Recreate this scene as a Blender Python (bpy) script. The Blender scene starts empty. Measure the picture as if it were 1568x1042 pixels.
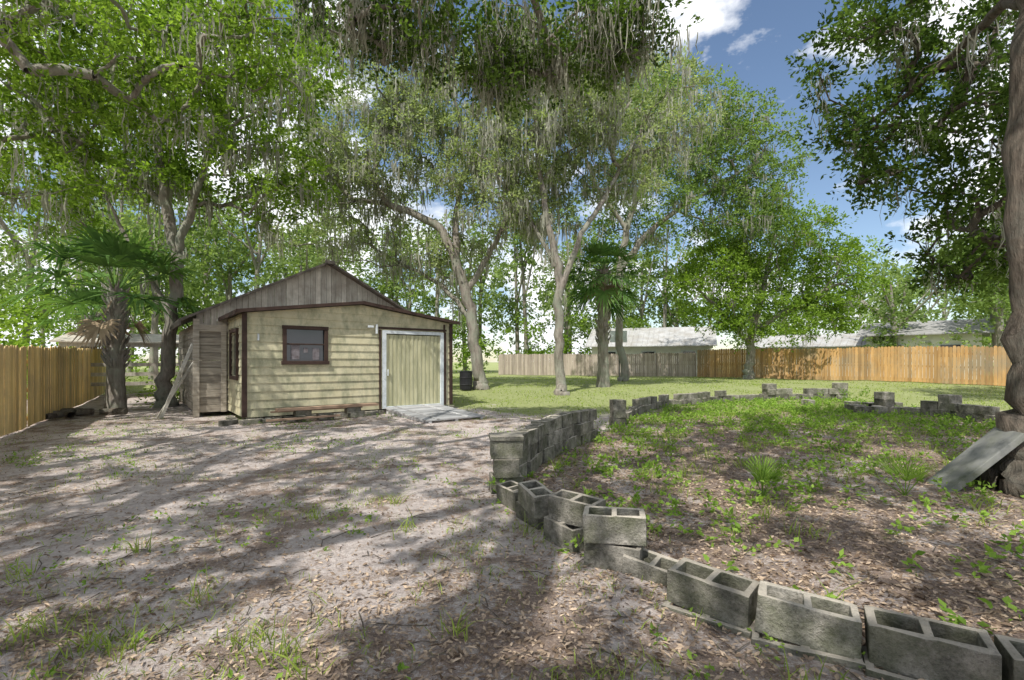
import bpy, math, random
import numpy as np
from mathutils import Vector, Matrix
random.seed(7); RNG=np.random.default_rng(7)
S=bpy.context.scene
S.view_settings.view_transform='Standard'
S.view_settings.look='None'
S.view_settings.exposure=0
def sst(a,b,x):
    t=np.clip((x-a)/(b-a),0,1); return t*t*(3-2*t)
def gh(x,y):
    x=np.asarray(x,float); y=np.asarray(y,float)
    return 0.40*sst(13,26,y)+0.012*np.sin(x*2.1+y*.7)+0.010*np.sin(y*2.7-x*1.3)+0.02*np.sin(x*.5+1)*np.sin(y*.45)
def G(x,y): return float(gh(x,y))
# ---------------------------------------------------------------- materials
def newmat(name):
    m=bpy.data.materials.new(name); m.use_nodes=True
    nt=m.node_tree; nt.nodes.clear()
    out=nt.nodes.new('ShaderNodeOutputMaterial')
    return m,nt,out
def noise(nt,vec,scale,detail=5,rough=.6):
    n=nt.nodes.new('ShaderNodeTexNoise'); n.inputs['Scale'].default_value=scale
    n.inputs['Detail'].default_value=detail; n.inputs['Roughness'].default_value=rough
    if vec is not None: nt.links.new(vec,n.inputs['Vector'])
    return n.outputs['Fac']
def ramp(nt,fac,stops):
    r=nt.nodes.new('ShaderNodeValToRGB'); e=r.color_ramp.elements
    while len(e)<len(stops): e.new(.5)
    for i,(p,c) in enumerate(stops):
        e[i].position=p; e[i].color=(c[0],c[1],c[2],1) if not isinstance(c,(int,float)) else (c,c,c,1)
    nt.links.new(fac,r.inputs['Fac']); return r.outputs['Color']
def mix(nt,f,a,b,mode='MIX'):
    m=nt.nodes.new('ShaderNodeMix'); m.data_type='RGBA'; m.blend_type=mode
    for i,v in ((0,f),(6,a),(7,b)):
        if isinstance(v,bpy.types.NodeSocket): nt.links.new(v,m.inputs[i])
        elif i==0: m.inputs[0].default_value=v
        else: m.inputs[i].default_value=(v[0],v[1],v[2],1)
    return m.outputs[2]
def math_(nt,op,a,b=0.0):
    m=nt.nodes.new('ShaderNodeMath'); m.operation=op
    for i,v in ((0,a),(1,b)):
        if isinstance(v,bpy.types.NodeSocket): nt.links.new(v,m.inputs[i])
        else: m.inputs[i].default_value=v
    return m.outputs[0]
def coords(nt,scale=(1,1,1)):
    tc=nt.nodes.new('ShaderNodeTexCoord'); mp=nt.nodes.new('ShaderNodeMapping')
    mp.inputs['Scale'].default_value=scale
    nt.links.new(tc.outputs['Object'],mp.inputs['Vector']); return mp.outputs['Vector']
def attr(nt,name):
    a=nt.nodes.new('ShaderNodeAttribute'); a.attribute_name=name; return a.outputs['Fac']
def bsdf(nt,out,col,rough=.85,bump=None,bs=.5,bd=.02,metal=0,spec=.3):
    p=nt.nodes.new('ShaderNodeBsdfPrincipled'); p.inputs['Roughness'].default_value=rough
    p.inputs['Metallic'].default_value=metal; p.inputs['Specular IOR Level'].default_value=spec
    if isinstance(col,bpy.types.NodeSocket): nt.links.new(col,p.inputs['Base Color'])
    else: p.inputs['Base Color'].default_value=(*col,1)
    if bump is not None:
        b=nt.nodes.new('ShaderNodeBump'); b.inputs['Strength'].default_value=bs; b.inputs['Distance'].default_value=bd
        nt.links.new(bump,b.inputs['Height']); nt.links.new(b.outputs[0],p.inputs['Normal'])
    nt.links.new(p.outputs[0],out.inputs[0]); return p
def mat_simple(name,c1,c2,scale=6,stretch=(1,1,1),rough=.85,bs=.4,bd=.01,metal=0,dirt=None,dscale=1.2,rndvar=0,spec=.3,dstretch=(1,1,1)):
    m,nt,out=newmat(name); v=coords(nt,stretch)
    n=noise(nt,v,scale,7,.65)
    col=ramp(nt,n,[(.3,c1),(.7,c2)])
    if dirt:
        d=noise(nt,coords(nt,dstretch),dscale,7,.72); f=ramp(nt,d,[(.44,0),(.66,1)])
        col=mix(nt,f,col,dirt)
    if rndvar:
        a=attr(nt,'rnd'); g=ramp(nt,a,[(0,1-rndvar),(1,1.0+rndvar*.3)])
        col=mix(nt,1.0,col,g,'MULTIPLY')
    bsdf(nt,out,col,rough,n,bs,bd,metal,spec); return m
def mat_leaf(name,dark,light,trans=.45,big=.5,tcol=None):
    m,nt,out=newmat(name)
    a=attr(nt,'rnd'); n=noise(nt,coords(nt),big,3,.5)
    s=math_(nt,'ADD',math_(nt,'MULTIPLY',a,.6),math_(nt,'MULTIPLY',n,.5))
    col=ramp(nt,s,[(.18,dark),(.85,light)])
    d=nt.nodes.new('ShaderNodeBsdfDiffuse'); t=nt.nodes.new('ShaderNodeBsdfTranslucent')
    nt.links.new(col,d.inputs[0])
    tc=mix(nt,1.0,col,tcol or (1.2,1.25,.6),'MULTIPLY'); nt.links.new(tc,t.inputs[0])
    mx=nt.nodes.new('ShaderNodeMixShader'); mx.inputs[0].default_value=trans
    nt.links.new(d.outputs[0],mx.inputs[1]); nt.links.new(t.outputs[0],mx.inputs[2])
    nt.links.new(mx.outputs[0],out.inputs[0]); return m
# ---------------------------------------------------------------- geometry accumulator
class Geo:
    def __init__(s): s.v=[]; s.f=[]; s.m=[]; s.r=[]; s.n=0
    def add(s,verts,faces,mi=0,rnd=None):
        verts=np.asarray(verts,float).reshape(-1,3); s.v.append(verts)
        faces=np.asarray(faces,int); s.f.append(faces+s.n); s.m.append(np.full(len(faces),mi))
        if rnd is None: rnd=random.random()
        s.r.append(np.broadcast_to(np.asarray(rnd,float),(len(verts),)).copy() if np.ndim(rnd)==0 else np.asarray(rnd,float))
        s.n+=len(verts)
    def hexa(s,p,mi=0,rnd=None):
        s.add(p,[(0,3,2,1),(4,5,6,7),(0,1,5,4),(1,2,6,5),(2,3,7,6),(3,0,4,7)],mi,rnd)
    def box(s,c,size,mi=0,rz=0,M=None,rnd=None):
        x,y,z=[a/2 for a in size]
        p=np.array([(-x,-y,-z),(x,-y,-z),(x,y,-z),(-x,y,-z),(-x,-y,z),(x,-y,z),(x,y,z),(-x,y,z)])
        if M is not None: p=p@np.array(M.to_3x3()).T
        elif rz:
            c_,s_=math.cos(rz),math.sin(rz); p=p@np.array([[c_,s_,0],[-s_,c_,0],[0,0,1]])
        s.hexa(p+np.array(c),mi,rnd)
    def tube(s,pts,rad,sides=8,mi=0,cap=True,wob=0,rnd=None):
        pts=np.asarray(pts,float); rad=np.asarray(rad,float); n=len(pts)
        t=np.gradient(pts,axis=0); t/=np.linalg.norm(t,axis=1)[:,None]+1e-9
        ref=np.array([0,1,0.]) if abs(t[0,1])<.8 else np.array([1,0,0.])
        a=np.cross(t,ref); a/=np.linalg.norm(a,axis=1)[:,None]+1e-9; b=np.cross(t,a)
        th=np.linspace(0,2*np.pi,sides,endpoint=False)
        rr=rad[:,None]*np.ones(sides)[None,:]
        if wob:
            rr=rr*(1+wob*(np.sin(th*3+pts[:,2:3]*.8)+.7*np.sin(th*5-pts[:,2:3]*1.7+1)+.4*RNG.normal(size=(n,sides))*.5))
        V=pts[:,None,:]+rr[:,:,None]*(np.cos(th)[None,:,None]*a[:,None,:]+np.sin(th)[None,:,None]*b[:,None,:])
        i=np.arange(n-1)[:,None]*sides; j=np.arange(sides)[None,:]; k=(j+1)%sides
        F=np.stack([i+j,i+k,i+sides+k,i+sides+j],-1).reshape(-1,4)
        s.add(V.reshape(-1,3),F,mi,rnd)
        if cap:
            base=(n-1)*sides
            f=[(base+0,base+c,base+c+1,base+c+2) for c in range(1,sides-2,2)]
            s.f.append(np.array(f)+s.n-len(V.reshape(-1,3))); s.m.append(np.full(len(f),mi))
    def build(s,name,mats,parent=None,smooth=False,M=None):
        V=np.concatenate(s.v); me=bpy.data.meshes.new(name)
        F=np.concatenate([f.reshape(-1,4) for f in s.f]); MI=np.concatenate(s.m)
        me.vertices.add(len(V)); me.vertices.foreach_set('co',V.ravel())
        me.loops.add(F.size); me.loops.foreach_set('vertex_index',F.ravel().astype(np.int32))
        me.polygons.add(len(F)); me.polygons.foreach_set('loop_start',np.arange(0,F.size,4,dtype=np.int32))
        me.polygons.foreach_set('loop_total',np.full(len(F),4,dtype=np.int32))
        me.polygons.foreach_set('material_index',MI.astype(np.int32))
        me.polygons.foreach_set('use_smooth',np.full(len(F),bool(smooth),dtype=bool))
        at=me.attributes.new('rnd','FLOAT','POINT'); at.data.foreach_set('value',np.concatenate(s.r).astype(np.float32))
        for m in (mats if isinstance(mats,(list,tuple)) else [mats]): me.materials.append(m)
        me.update(calc_edges=True)
        o=bpy.data.objects.new(name,me); S.collection.objects.link(o)
        if M is not None: o.matrix_world=M
        if parent: o.parent=parent
        return o
def unit(v): return v/(np.linalg.norm(v,axis=-1,keepdims=True)+1e-9)
def add_leaves(g,pos,dirs,L,W,mi=0,up=.6,rnd=None,lv=(.7,1.25)):
    n=len(pos); L=L*RNG.uniform(lv[0],lv[1],n)[:,None]; W=W*RNG.uniform(.75,1.2,n)[:,None]
    d=unit(dirs); nr=unit(RNG.normal(size=(n,3))+np.array([0,0,up*2])); sd=unit(np.cross(d,nr)); nn=np.cross(sd,d)
    v=np.stack([pos,pos+d*L*.45+sd*W+nn*L*.08,pos+d*L,pos+d*L*.45-sd*W+nn*L*.08],1)
    r=RNG.uniform(0,1,n) if rnd is None else rnd
    g.add(v.reshape(-1,3),np.arange(n*4).reshape(n,4),mi,np.repeat(r,4))
def cluster_leaves(g,C,rad,per,L,W,K=9,flat=.75,mi=0,up=.6):
    n=len(C); u=unit(RNG.normal(size=(n,K,3)))*np.array([1,1,flat])
    tw=RNG.integers(0,K,(n,per)); s=RNG.uniform(.12,1,(n,per))**.7
    U=np.take_along_axis(u,tw[:,:,None].repeat(3,2),1)
    rr=np.asarray(rad).reshape(-1,1,1)*np.ones((n,1,1))
    P=C[:,None,:]+U*s[:,:,None]*rr+RNG.normal(size=(n,per,3))*rr*.09
    P[:,:,2]-=(s**2)*rr[:,:,0]*.18
    D=U+RNG.normal(size=(n,per,3))*.6
    cr=RNG.uniform(-.28,.28,(n,1)); r=np.clip(RNG.uniform(0.1,.9,(n,per))+cr,0,1)
    add_leaves(g,P.reshape(-1,3),D.reshape(-1,3),L,W,mi,up,r.ravel())
def catmull(P,k=5):
    P=np.asarray(P,float); Q=np.vstack([2*P[0]-P[1],P,2*P[-1]-P[-2]]); out=[]
    for i in range(1,len(Q)-2):
        for t in np.linspace(0,1,k,endpoint=False):
            a,b,c,d=Q[i-1:i+3]
            out.append(.5*((2*b)+(-a+c)*t+(2*a-5*b+4*c-d)*t*t+(-a+3*b-3*c+d)*t**3))
    out.append(P[-1]); return np.array(out)
def add_moss(g,P,n,lmax,w=.03,spread=.25):
    for p in P:
        k=n
        a=p+RNG.normal(size=(k,3))*np.array([spread,spread,.06]); L=lmax*RNG.uniform(.25,1,k)*random.uniform(.4,1.1)
        ww=w*RNG.uniform(.5,1.3,k)
        th=RNG.uniform(0,6.28,k); sd=np.stack([np.cos(th),np.sin(th),0*th],1)
        verts=[]
        for j in range(4):
            q=a+RNG.normal(size=(k,3))*.02*j; q[:,2]=a[:,2]-L*j/3
            wj=(ww*[.6,1,.7,.1][j])[:,None]
            verts+= [q-sd*wj,q+sd*wj]
        V=np.stack(verts,1)
        F=[]
        for j in range(3): F.append(np.arange(k)[:,None]*8+np.array([[2*j,2*j+1,2*j+3,2*j+2]]))
        g.add(V.reshape(-1,3),np.concatenate(F),0,np.repeat(RNG.uniform(0,1,k),8))
def make_tree(name,guides,blobs,bark,leaf,L=.13,W=.035,per=110,crad=.75,K=9,mossmat=None,mossn=0,mossl=.8,sides=12,up=.6,twig=.011,mossw=.03,mult=1.0,mspread=.22):
    g=Geo(); N=[];PAR=[];GR=[]
    for gi,gd in enumerate(guides):
        c=catmull(gd,6); c[1:,:3]+=RNG.normal(size=(len(c)-1,3))*np.minimum(.05,c[1:,3:4]*.25)
        c[:,3]=np.maximum(c[:,3],.02)
        g.tube(c[:,:3],c[:,3],sides if gi==0 else 8,wob=.05 if gi==0 else .03)
        st=len(N)
        for i,p in enumerate(c):
            N.append(p[:3]);GR.append(p[3]);PAR.append(st+i-1 if i>0 else -1)
    N=[np.array(x) for x in N]; ng=len(N)
    C=[]
    for (cx,cy,cz,rx,ry,rz,n) in blobs:
        n=int(n*mult)
        u=unit(RNG.normal(size=(n,3)))*(RNG.uniform(.15,1,(n,1))**.5)
        C.append(np.array([cx,cy,cz])+u*np.array([rx,ry,rz]))
    C=np.concatenate(C)
    low=np.array(N)
    dist=np.min(np.linalg.norm(C[:,None]-low[None],axis=2),axis=1); C=C[np.argsort(dist)]
    zt=max(1.5,.3*max(p[2] for p in N)); cnt=[0]*len(N); tubes=[]
    for c in C:
        A=np.array(N); d=np.linalg.norm(A-c,axis=1)+.7*np.maximum(0,A[:,2]-c[2]+.3)+10*(A[:,2]<zt)*(np.arange(len(A))<ng)*(c[2]>zt)
        k=int(np.argmin(d)); p0=N[k]; L0=np.linalg.norm(c-p0); m=max(2,min(6,int(L0/.5)+1))
        dirv=(c-p0); bend=np.array([0,0,1.])*L0*.12+RNG.normal(size=3)*L0*.08
        ids=[k]
        for j in range(1,m+1):
            t=j/m; q=p0+dirv*t+bend*4*t*(1-t)*.6+RNG.normal(size=3)*.05*(j<m)
            N.append(q);PAR.append(ids[-1]);cnt.append(0);GR.append(0);ids.append(len(N)-1)
        tubes.append(ids); x=ids[-1]
        while x>=ng: cnt[x]+=1; x=PAR[x]
    for ids in tubes:
        r=[twig*max(cnt[i],1)**.55 for i in ids]; r[0]=r[1]*1.1
        if len(ids)>=2: g.tube([N[i] for i in ids],r,5 if r[1]<.03 else 7,cap=False)
    tr=g.build(name,bark,smooth=True)
    gl=Geo(); cluster_leaves(gl,C,crad*RNG.uniform(.7,1.3,len(C)),per,L,W,K,up=up); gl.build('foliage',leaf,tr)
    if mossn:
        gm=Geo(); idx=RNG.choice(np.arange(ng//3,len(N)),min(mossn,len(N)-ng//3),replace=False)
        P=[N[i] for i in idx if N[i][2]>zt]
        add_moss(gm,P,16,mossl,mossw,mspread); gm.build('spanish_moss',mossmat,tr)
    return tr
# ---------------------------------------------------------------- material set
bark=mat_simple('bark_oak',(.12,.10,.08),(.38,.34,.30),9,(1,1,.22),.95,1,.05,dirt=(.26,.28,.22),dscale=1.5)
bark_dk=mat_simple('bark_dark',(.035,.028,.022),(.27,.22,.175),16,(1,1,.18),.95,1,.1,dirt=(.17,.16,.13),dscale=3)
leafA=mat_leaf('leaf_oak',(.065,.12,.03),(.29,.41,.13),.45,.4)
leafB=mat_leaf('leaf_bright',(.065,.125,.02),(.33,.48,.085),.5,.5)
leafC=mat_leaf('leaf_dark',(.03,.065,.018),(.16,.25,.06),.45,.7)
leafG=mat_leaf('leaf_greygreen',(.13,.175,.085),(.46,.54,.28),.45,.35)
leafD=mat_leaf('leaf_distant',(.10,.165,.05),(.34,.44,.18),.5,.12)
mossM=mat_leaf('spanish_moss',(.27,.27,.22),(.52,.52,.44),.45,1,(1,1,.9))
grassM=mat_leaf('grass_blade',(.14,.21,.04),(.42,.52,.13),.45,.6)
weedM=mat_leaf('weed_leaf',(.10,.19,.03),(.36,.53,.11),.45,.8)
litterM=mat_leaf('dry_leaf',(.09,.058,.04),(.60,.47,.35),.15,1,(1,1,1))
palmM=mat_leaf('palm_frond',(.04,.10,.035),(.19,.33,.10),.35,.5)
palmdry=mat_leaf('palm_dry',(.24,.17,.11),(.46,.36,.25),.3,1,(1,1,.9))
# ---------------------------------------------------------------- ground
poly=np.array([(3.2,1.6),(1.85,2.4),(1.05,3.0),(.45,4.3),(-.1,5.6),(.5,7.4),(1.55,9.5),(2.6,11.5),(4.7,15),(7.8,17.2),(12,17.6),(12.4,13),(12,8),(8,3),(5,1)])
def inpoly(x,y):
    r=np.zeros(x.shape,bool); n=len(poly)
    for i in range(n):
        x0,y0=poly[i]; x1,y1=poly[(i+1)%n]
        c=((y0>y)!=(y1>y))&(x<(x1-x0)*(y-y0)/(y1-y0+1e-12)+x0); r^=c
    return r
def lawnmask(x,y):
    a=sst(11.5,16.5,y+.12*np.sin(x*3)+.6*np.sin(x*.9)); 
    b=sst(-3.5,-1.5,x); c=sst(17,21,y)
    return np.maximum(a*b,c)*.95
gx=np.sinh(np.linspace(-6,6,420))*1.9; gy=8+np.sinh(np.linspace(-6,6,420))*1.9
X,Y=np.meshgrid(gx,gy); Z=gh(X,Y); far=sst(60,100,np.hypot(X,Y)); Z=Z*(1-far)+.4*far
V=np.stack([X,Y,Z],-1).reshape(-1,3); n=420
i=np.arange(n-1)[:,None]*n+np.arange(n-1)[None,:]; F=np.stack([i,i+1,i+n+1,i+n],-1).reshape(-1,4)
g=Geo(); g.add(V,F,0,0.)
m,nt,out=newmat('ground_sand_litter_grass')
v=coords(nt); n1=noise(nt,v,1.1,6,.65); n2=noise(nt,v,14,8,.75); n3=noise(nt,v,60,4,.75); n4=noise(nt,v,2.6,8,.75); n5=noise(nt,v,.55,4,.6)
sand=ramp(nt,n2,[(.25,(.34,.28,.255)),(.5,(.57,.50,.47)),(.75,(.80,.73,.69))])
lit=ramp(nt,n3,[(.32,(.075,.05,.036)),(.5,(.24,.17,.13)),(.68,(.50,.385,.30))])
lf=math_(nt,'ADD',attr(nt,'litter'),math_(nt,'MULTIPLY',math_(nt,'SUBTRACT',n4,.5),2.6))
lf=ramp(nt,math_(nt,'ADD',math_(nt,'ADD',lf,math_(nt,'MULTIPLY',math_(nt,'SUBTRACT',n5,.5),1.6)),math_(nt,'MULTIPLY',math_(nt,'SUBTRACT',n3,.5),1.6)),[(.30,0),(.52,1)])
col=mix(nt,math_(nt,'MULTIPLY',lf,.85),sand,lit)
gr=ramp(nt,n2,[(.3,(.16,.20,.055)),(.7,(.40,.46,.17))])
gf=math_(nt,'ADD',attr(nt,'lawn'),math_(nt,'MULTIPLY',math_(nt,'SUBTRACT',n1,.5),1.7))
gf=ramp(nt,math_(nt,'ADD',gf,math_(nt,'MULTIPLY',math_(nt,'SUBTRACT',n2,.5),.9)),[(.38,0),(.66,1)])
col=mix(nt,math_(nt,'MULTIPLY',gf,.88),col,gr)
hh=math_(nt,'ADD',math_(nt,'ADD',n2,math_(nt,'MULTIPLY',n3,.6)),math_(nt,'MULTIPLY',n4,1.5))
bsdf(nt,out,col,.95,hh,.9,.045,spec=.1)
go=g.build('ground',m,smooth=True)
a=go.data.attributes.new('lawn','FLOAT','POINT'); a.data.foreach_set('value',lawnmask(V[:,0],V[:,1]).astype(np.float32))
ins=inpoly(V[:,0],V[:,1]).astype(float)
a=go.data.attributes.new('litter','FLOAT','POINT'); a.data.foreach_set('value',(.29+.30*ins+.25*sst(4.0,1.8,V[:,1])).astype(np.float32))
def onground(n,x0,x1,y0,y1,power=1.0):
    y=y0+(y1-y0)*RNG.uniform(0,1,n)**power; x=RNG.uniform(x0,x1,n); return x,y
g=Geo()
def scatter_litter(n,x,y,L,W):
    P=np.stack([x,y,gh(x,y)+RNG.uniform(.002,.014,n)],1); th=RNG.uniform(0,6.28,n)
    D=np.stack([np.cos(th),np.sin(th),RNG.normal(size=n)*.25],1); add_leaves(g,P,D,L,W,0,1.0,lv=(.4,1.6))
x,y=onground(72000,-1,1,1.3,14,1.7); x=x*(y*1.15+.5)
pt=.5+.5*np.sin(x*2.3+np.sin(y*1.9)*1.5)*np.sin(y*2.1+np.sin(x*1.4)); k=RNG.uniform(0,1,len(x))<(.15+.6*pt+.5*inpoly(x,y)+.4*(y<3.4)); scatter_litter(k.sum(),x[k],y[k],.038,.009)
x,y=onground(46000,-.5,12.3,1.8,17.5,1.3); k=inpoly(x,y); scatter_litter(k.sum(),x[k],y[k],.05,.012)
g.build('fallen_leaves',litterM)
def blades(g,x,y,h,w,mi=0,lean=.5):
    n=len(x); b=np.stack([x,y,gh(x,y)-.005],1); th=RNG.uniform(0,6.28,n); sd=np.stack([np.cos(th),np.sin(th),0*th],1)
    ln=RNG.normal(size=(n,3))*lean; ln[:,2]=0; hh=h*RNG.uniform(.5,1.3,n)[:,None]; w=w*RNG.uniform(.6,1.3,n)[:,None]
    mid=b+hh*.55*np.array([0,0,1])+ln*hh*.35; tip=b+hh*np.array([0,0,1])*.92+ln*hh
    v=np.stack([b-sd*w,b+sd*w,mid+sd*w*.8,mid-sd*w*.8, mid-sd*w*.8,mid+sd*w*.8,tip+sd*w*.1,tip-sd*w*.1],1)
    f=np.arange(n)[:,None,None]*8+np.array([[0,1,2,3],[4,5,6,7]])[None]
    g.add(v.reshape(-1,3),f.reshape(-1,4),mi,np.repeat(RNG.uniform(0,1,n),8))
g=Geo()
x,y=onground(90000,-24,24,11.5,34,1.3); k=RNG.uniform(0,1,len(x))<lawnmask(x,y)*(.5+.5*np.sin(x*1.3+np.sin(y))*np.sin(y*1.1+.6*x)); k&=~inpoly(x,y); blades(g,x[k],y[k],.06,.012)
g.build('lawn_grass',grassM)
g=Geo()
def tufts(n,x,y,k,spread,h,w):
    xx=np.repeat(x,k)+RNG.normal(size=n*k)*spread; yy=np.repeat(y,k)+RNG.normal(size=n*k)*spread; blades(g,xx,yy,h,w,lean=.7)
x,y=onground(3600,-1,1,1.6,14,1.1); x=x*(y*1.1+.3); s=(~inpoly(x,y))&(RNG.uniform(0,1,len(x))<.12+.7*(np.sin(x*1.7+y+np.sin(y*2))*np.sin(y*1.3-.5*x)>.25)); x,y=x[s],y[s]; tufts(len(x),x,y,9,.08,.06,.0034)
for (px,py) in [(-2.6,2.65),(-2.25,2.55),(-3.4,3.35),(-2.0,2.5),(-1.15,2.4),(-1.0,2.3),(-1.35,2.55),(-2.9,3.8),(-.3,2.6),(.1,4.2),(-1.2,5),(-.9,4.2),(-2.0,3.1),(1.9,2.9),(1.3,2.15),(-1.9,4.6)]:
    tufts(1,np.array([px]),np.array([py]),22,.05,.14,.004)
x=RNG.uniform(.5,10,360); y=RNG.uniform(4,15,360); s=inpoly(x,y); tufts(s.sum(),x[s],y[s],14,.07,.14,.005)
g.build('grass_tufts',grassM)
g=Geo()
def weeds(x,y,rad,per,L,W):
    C=np.stack([x,y,gh(x,y)+rad*.45],1); cluster_leaves(g,C,rad,per,L,W,7,.7,up=1.5)
x=RNG.uniform(0,12.3,5200); y=RNG.uniform(2.5,17.5,5200)
pr=.16+.85*sst(9.5,12.5,y+.9*np.sin(x*1.3)+.1*x)+.5*(np.sin(x*2.2+1+y)*np.sin(y*1.7)>.25)*sst(3.5,5.5,y); s=inpoly(x,y)&(RNG.uniform(0,1,len(x))<pr); weeds(x[s],y[s],.13,18,.062,.02)
x=RNG.uniform(-9,6,2800); y=RNG.uniform(2,13.5,2800); s=(~inpoly(x,y))&(np.sin(x*1.1+2+np.sin(y))*np.sin(y*1.4+x*.4)>.15); weeds(x[s],y[s],.065,8,.038,.012)
for (px,py,r,nn) in [(-.15,5.35,.22,60),(.05,5.1,.18,50),(.35,4.4,.15,35),(.75,3.55,.12,25),(2.7,5.3,.3,90),(2.5,5.0,.22,60),(6.0,4.3,.35,160),(5.4,4.1,.25,90),(4.9,3.9,.2,60),(11,15.5,.6,300),(10.2,16,.5,200),(6.2,5.2,.25,80),(5.6,3.9,.3,90),(4.2,3.3,.2,50),(3.2,5.6,.25,60),(5.0,6.4,.35,120),(.5,3.75,.12,30),(1.6,2.75,.1,20),(4.6,3.0,.3,80)]:
    weeds(np.array([px]),np.array([py]),r,nn,.065,.02)
g.build('ground_cover_weeds',weedM)
# fallen twigs
g=Geo()
for i in range(420):
    yy=1.8+11*random.random()**1.5; xx=random.uniform(-1,1)*(yy*1.0+.3); a=random.uniform(0,6.28); L=random.uniform(.08,.35); z=G(xx,yy)+.008
    b=a+random.gauss(0,.5)
    g.tube([(xx,yy,z),(xx+math.cos(a)*L*.5,yy+math.sin(a)*L*.5,z+.01),(xx+math.cos(a)*L*.5+math.cos(b)*L*.5,yy+math.sin(a)*L*.5+math.sin(b)*L*.5,z)],[.004,.0035,.002],4,cap=False)
g.build('fallen_twigs',bark_dk)
# ---------------------------------------------------------------- concrete block wall
def block_arrays():
    xs=[-.2,-.166,-.017,.017,.166,.2]; ys=[-.1,-.067,.067,.1]; V=[];F=[]
    idx={}
    def vid(i,j,k):
        if (i,j,k) not in idx: idx[(i,j,k)]=len(V); V.append((xs[i],ys[j],-.1 if k==0 else .1))
        return idx[(i,j,k)]
    solid={(i,j) for i in range(5) for j in range(3)}-{(1,1),(3,1)}
    for (i,j) in solid:
        F.append((vid(i,j,1),vid(i+1,j,1),vid(i+1,j+1,1),vid(i,j+1,1)))
        F.append((vid(i,j,0),vid(i,j+1,0),vid(i+1,j+1,0),vid(i+1,j,0)))
        for (di,dj,a,b) in [(-1,0,(i,j+1),(i,j)),(1,0,(i+1,j),(i+1,j+1)),(0,-1,(i,j),(i+1,j)),(0,1,(i+1,j+1),(i,j+1))]:
            if (i+di,j+dj) not in solid: F.append((vid(*a,0),vid(*b,0),vid(*b,1),vid(*a,1)))
    return np.array(V),np.array(F)
BV,BF=block_arrays()
def block(g,x,y,z,rz,tx=0,ty=0,s=(1,1,1)):
    M=np.array((Matrix.Rotation(rz,3,'Z')@Matrix.Rotation(tx,3,'X')@Matrix.Rotation(ty,3,'Y')))
    V=(BV*np.array(s)+RNG.normal(size=BV.shape)*.0028)@M.T+np.array([x,y,z]); g.add(V,BF)
m,nt,out=newmat('old_concrete_block'); v=coords(nt)
n1=noise(nt,v,6,9,.75); n2=noise(nt,v,60,5,.7); n3=noise(nt,v,2.3,6,.75)
col=ramp(nt,n1,[(.30,(.05,.047,.038)),(.45,(.21,.20,.17)),(.62,(.43,.40,.35)),(.75,(.56,.53,.47))])
col=mix(nt,math_(nt,'MULTIPLY',ramp(nt,n3,[(.42,0),(.58,1)]),.5),col,(.125,.14,.07))
col=mix(nt,ramp(nt,n2,[(.52,0),(.66,.5)]),col,(.07,.063,.05))
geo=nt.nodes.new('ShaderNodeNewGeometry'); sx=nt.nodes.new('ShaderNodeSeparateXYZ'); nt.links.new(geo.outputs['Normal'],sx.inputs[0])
top_tone=math_(nt,'MULTIPLY',ramp(nt,sx.outputs[2],[(.5,0),(.85,1)]),ramp(nt,n3,[(.35,.3),(.6,.9)]))  # upward faces blend toward a paler beige, broken up by noise
col=mix(nt,top_tone,col,(.60,.54,.46))
col=mix(nt,1.0,col,ramp(nt,attr(nt,'rnd'),[(0,.65),(1,1.1)]),'MULTIPLY')
bsdf(nt,out,col,.95,math_(nt,'ADD',n1,math_(nt,'MULTIPLY',n2,.5)),1,.03,spec=.1); blockM=m
def bevel(o,w=.006,seg=2):
    b=o.modifiers.new('bev','BEVEL'); b.width=w; b.segments=seg; b.limit_method='ANGLE'
g=Geo()
def line_blocks(pts,levels,step=.43,z0=.1,jit=.02,skip=0):
    P=np.array(pts,float); seg=np.linalg.norm(np.diff(P,axis=0),axis=1); tot=seg.sum(); cs=np.r_[0,np.cumsum(seg)]
    for lv in range(levels):
        s=.2+(lv%2)*.2
        while s<tot-.1:
            k=min(len(seg)-1,int(np.searchsorted(cs,s)-1)); t=(s-cs[k])/seg[k]; p=P[k]+(P[k+1]-P[k])*t; d=P[k+1]-P[k]
            if random.random()>skip*(lv==levels-1):
                block(g,p[0]+random.gauss(0,jit),p[1]+random.gauss(0,jit),G(*p)+z0+lv*.2,math.atan2(d[1],d[0])+random.gauss(0,.04),random.gauss(0,.02),random.gauss(0,.02))
            s+=step
near=[(3.1,1.78),(2.66,1.98),(2.22,2.20),(1.78,2.46),(1.38,2.74),(1.03,3.06)]
for (x0,y0),(x1,y1) in zip(near[:-1],near[1:]):
    a=math.atan2(y1-y0,x1-x0)+random.gauss(0,.04); cx,cy=(x0+x1)/2,(y0+y1)/2
    block(g,cx,cy,.12+random.gauss(0,.012),a,random.gauss(0,.03),random.gauss(0,.03),(1.17,1.2,1))
    block(g,cx-.04,cy-.05,-.02,a+.05,0,0,(1.25,1.15,.5))
block(g,.74,3.50,.31,math.radians(-12),.02,-.02,(1.08,1.1,1)); block(g,.74,3.50,.10,math.radians(-25)); block(g,.98,3.32,.04,math.radians(-38),.1,.1)
block(g,.53,3.98,.28,math.radians(-38),.05,.03,(1.05,1.05,1)); block(g,.45,3.95,.09,math.radians(-60))
block(g,.22,4.42,.24,math.radians(-70),.06,.1); block(g,.22,4.5,.06,math.radians(-60))
block(g,.02,4.95,.12,math.radians(-60),.1); block(g,.18,4.75,.1,math.radians(-50))
for k in range(3): block(g,-.07,5.55,.1+.2*k,math.radians([8,95,5][k]),0,0,(.9,1.4,1))
g.box((-.07,5.55,.63),(.38,.32,.05),0,.1)
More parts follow.
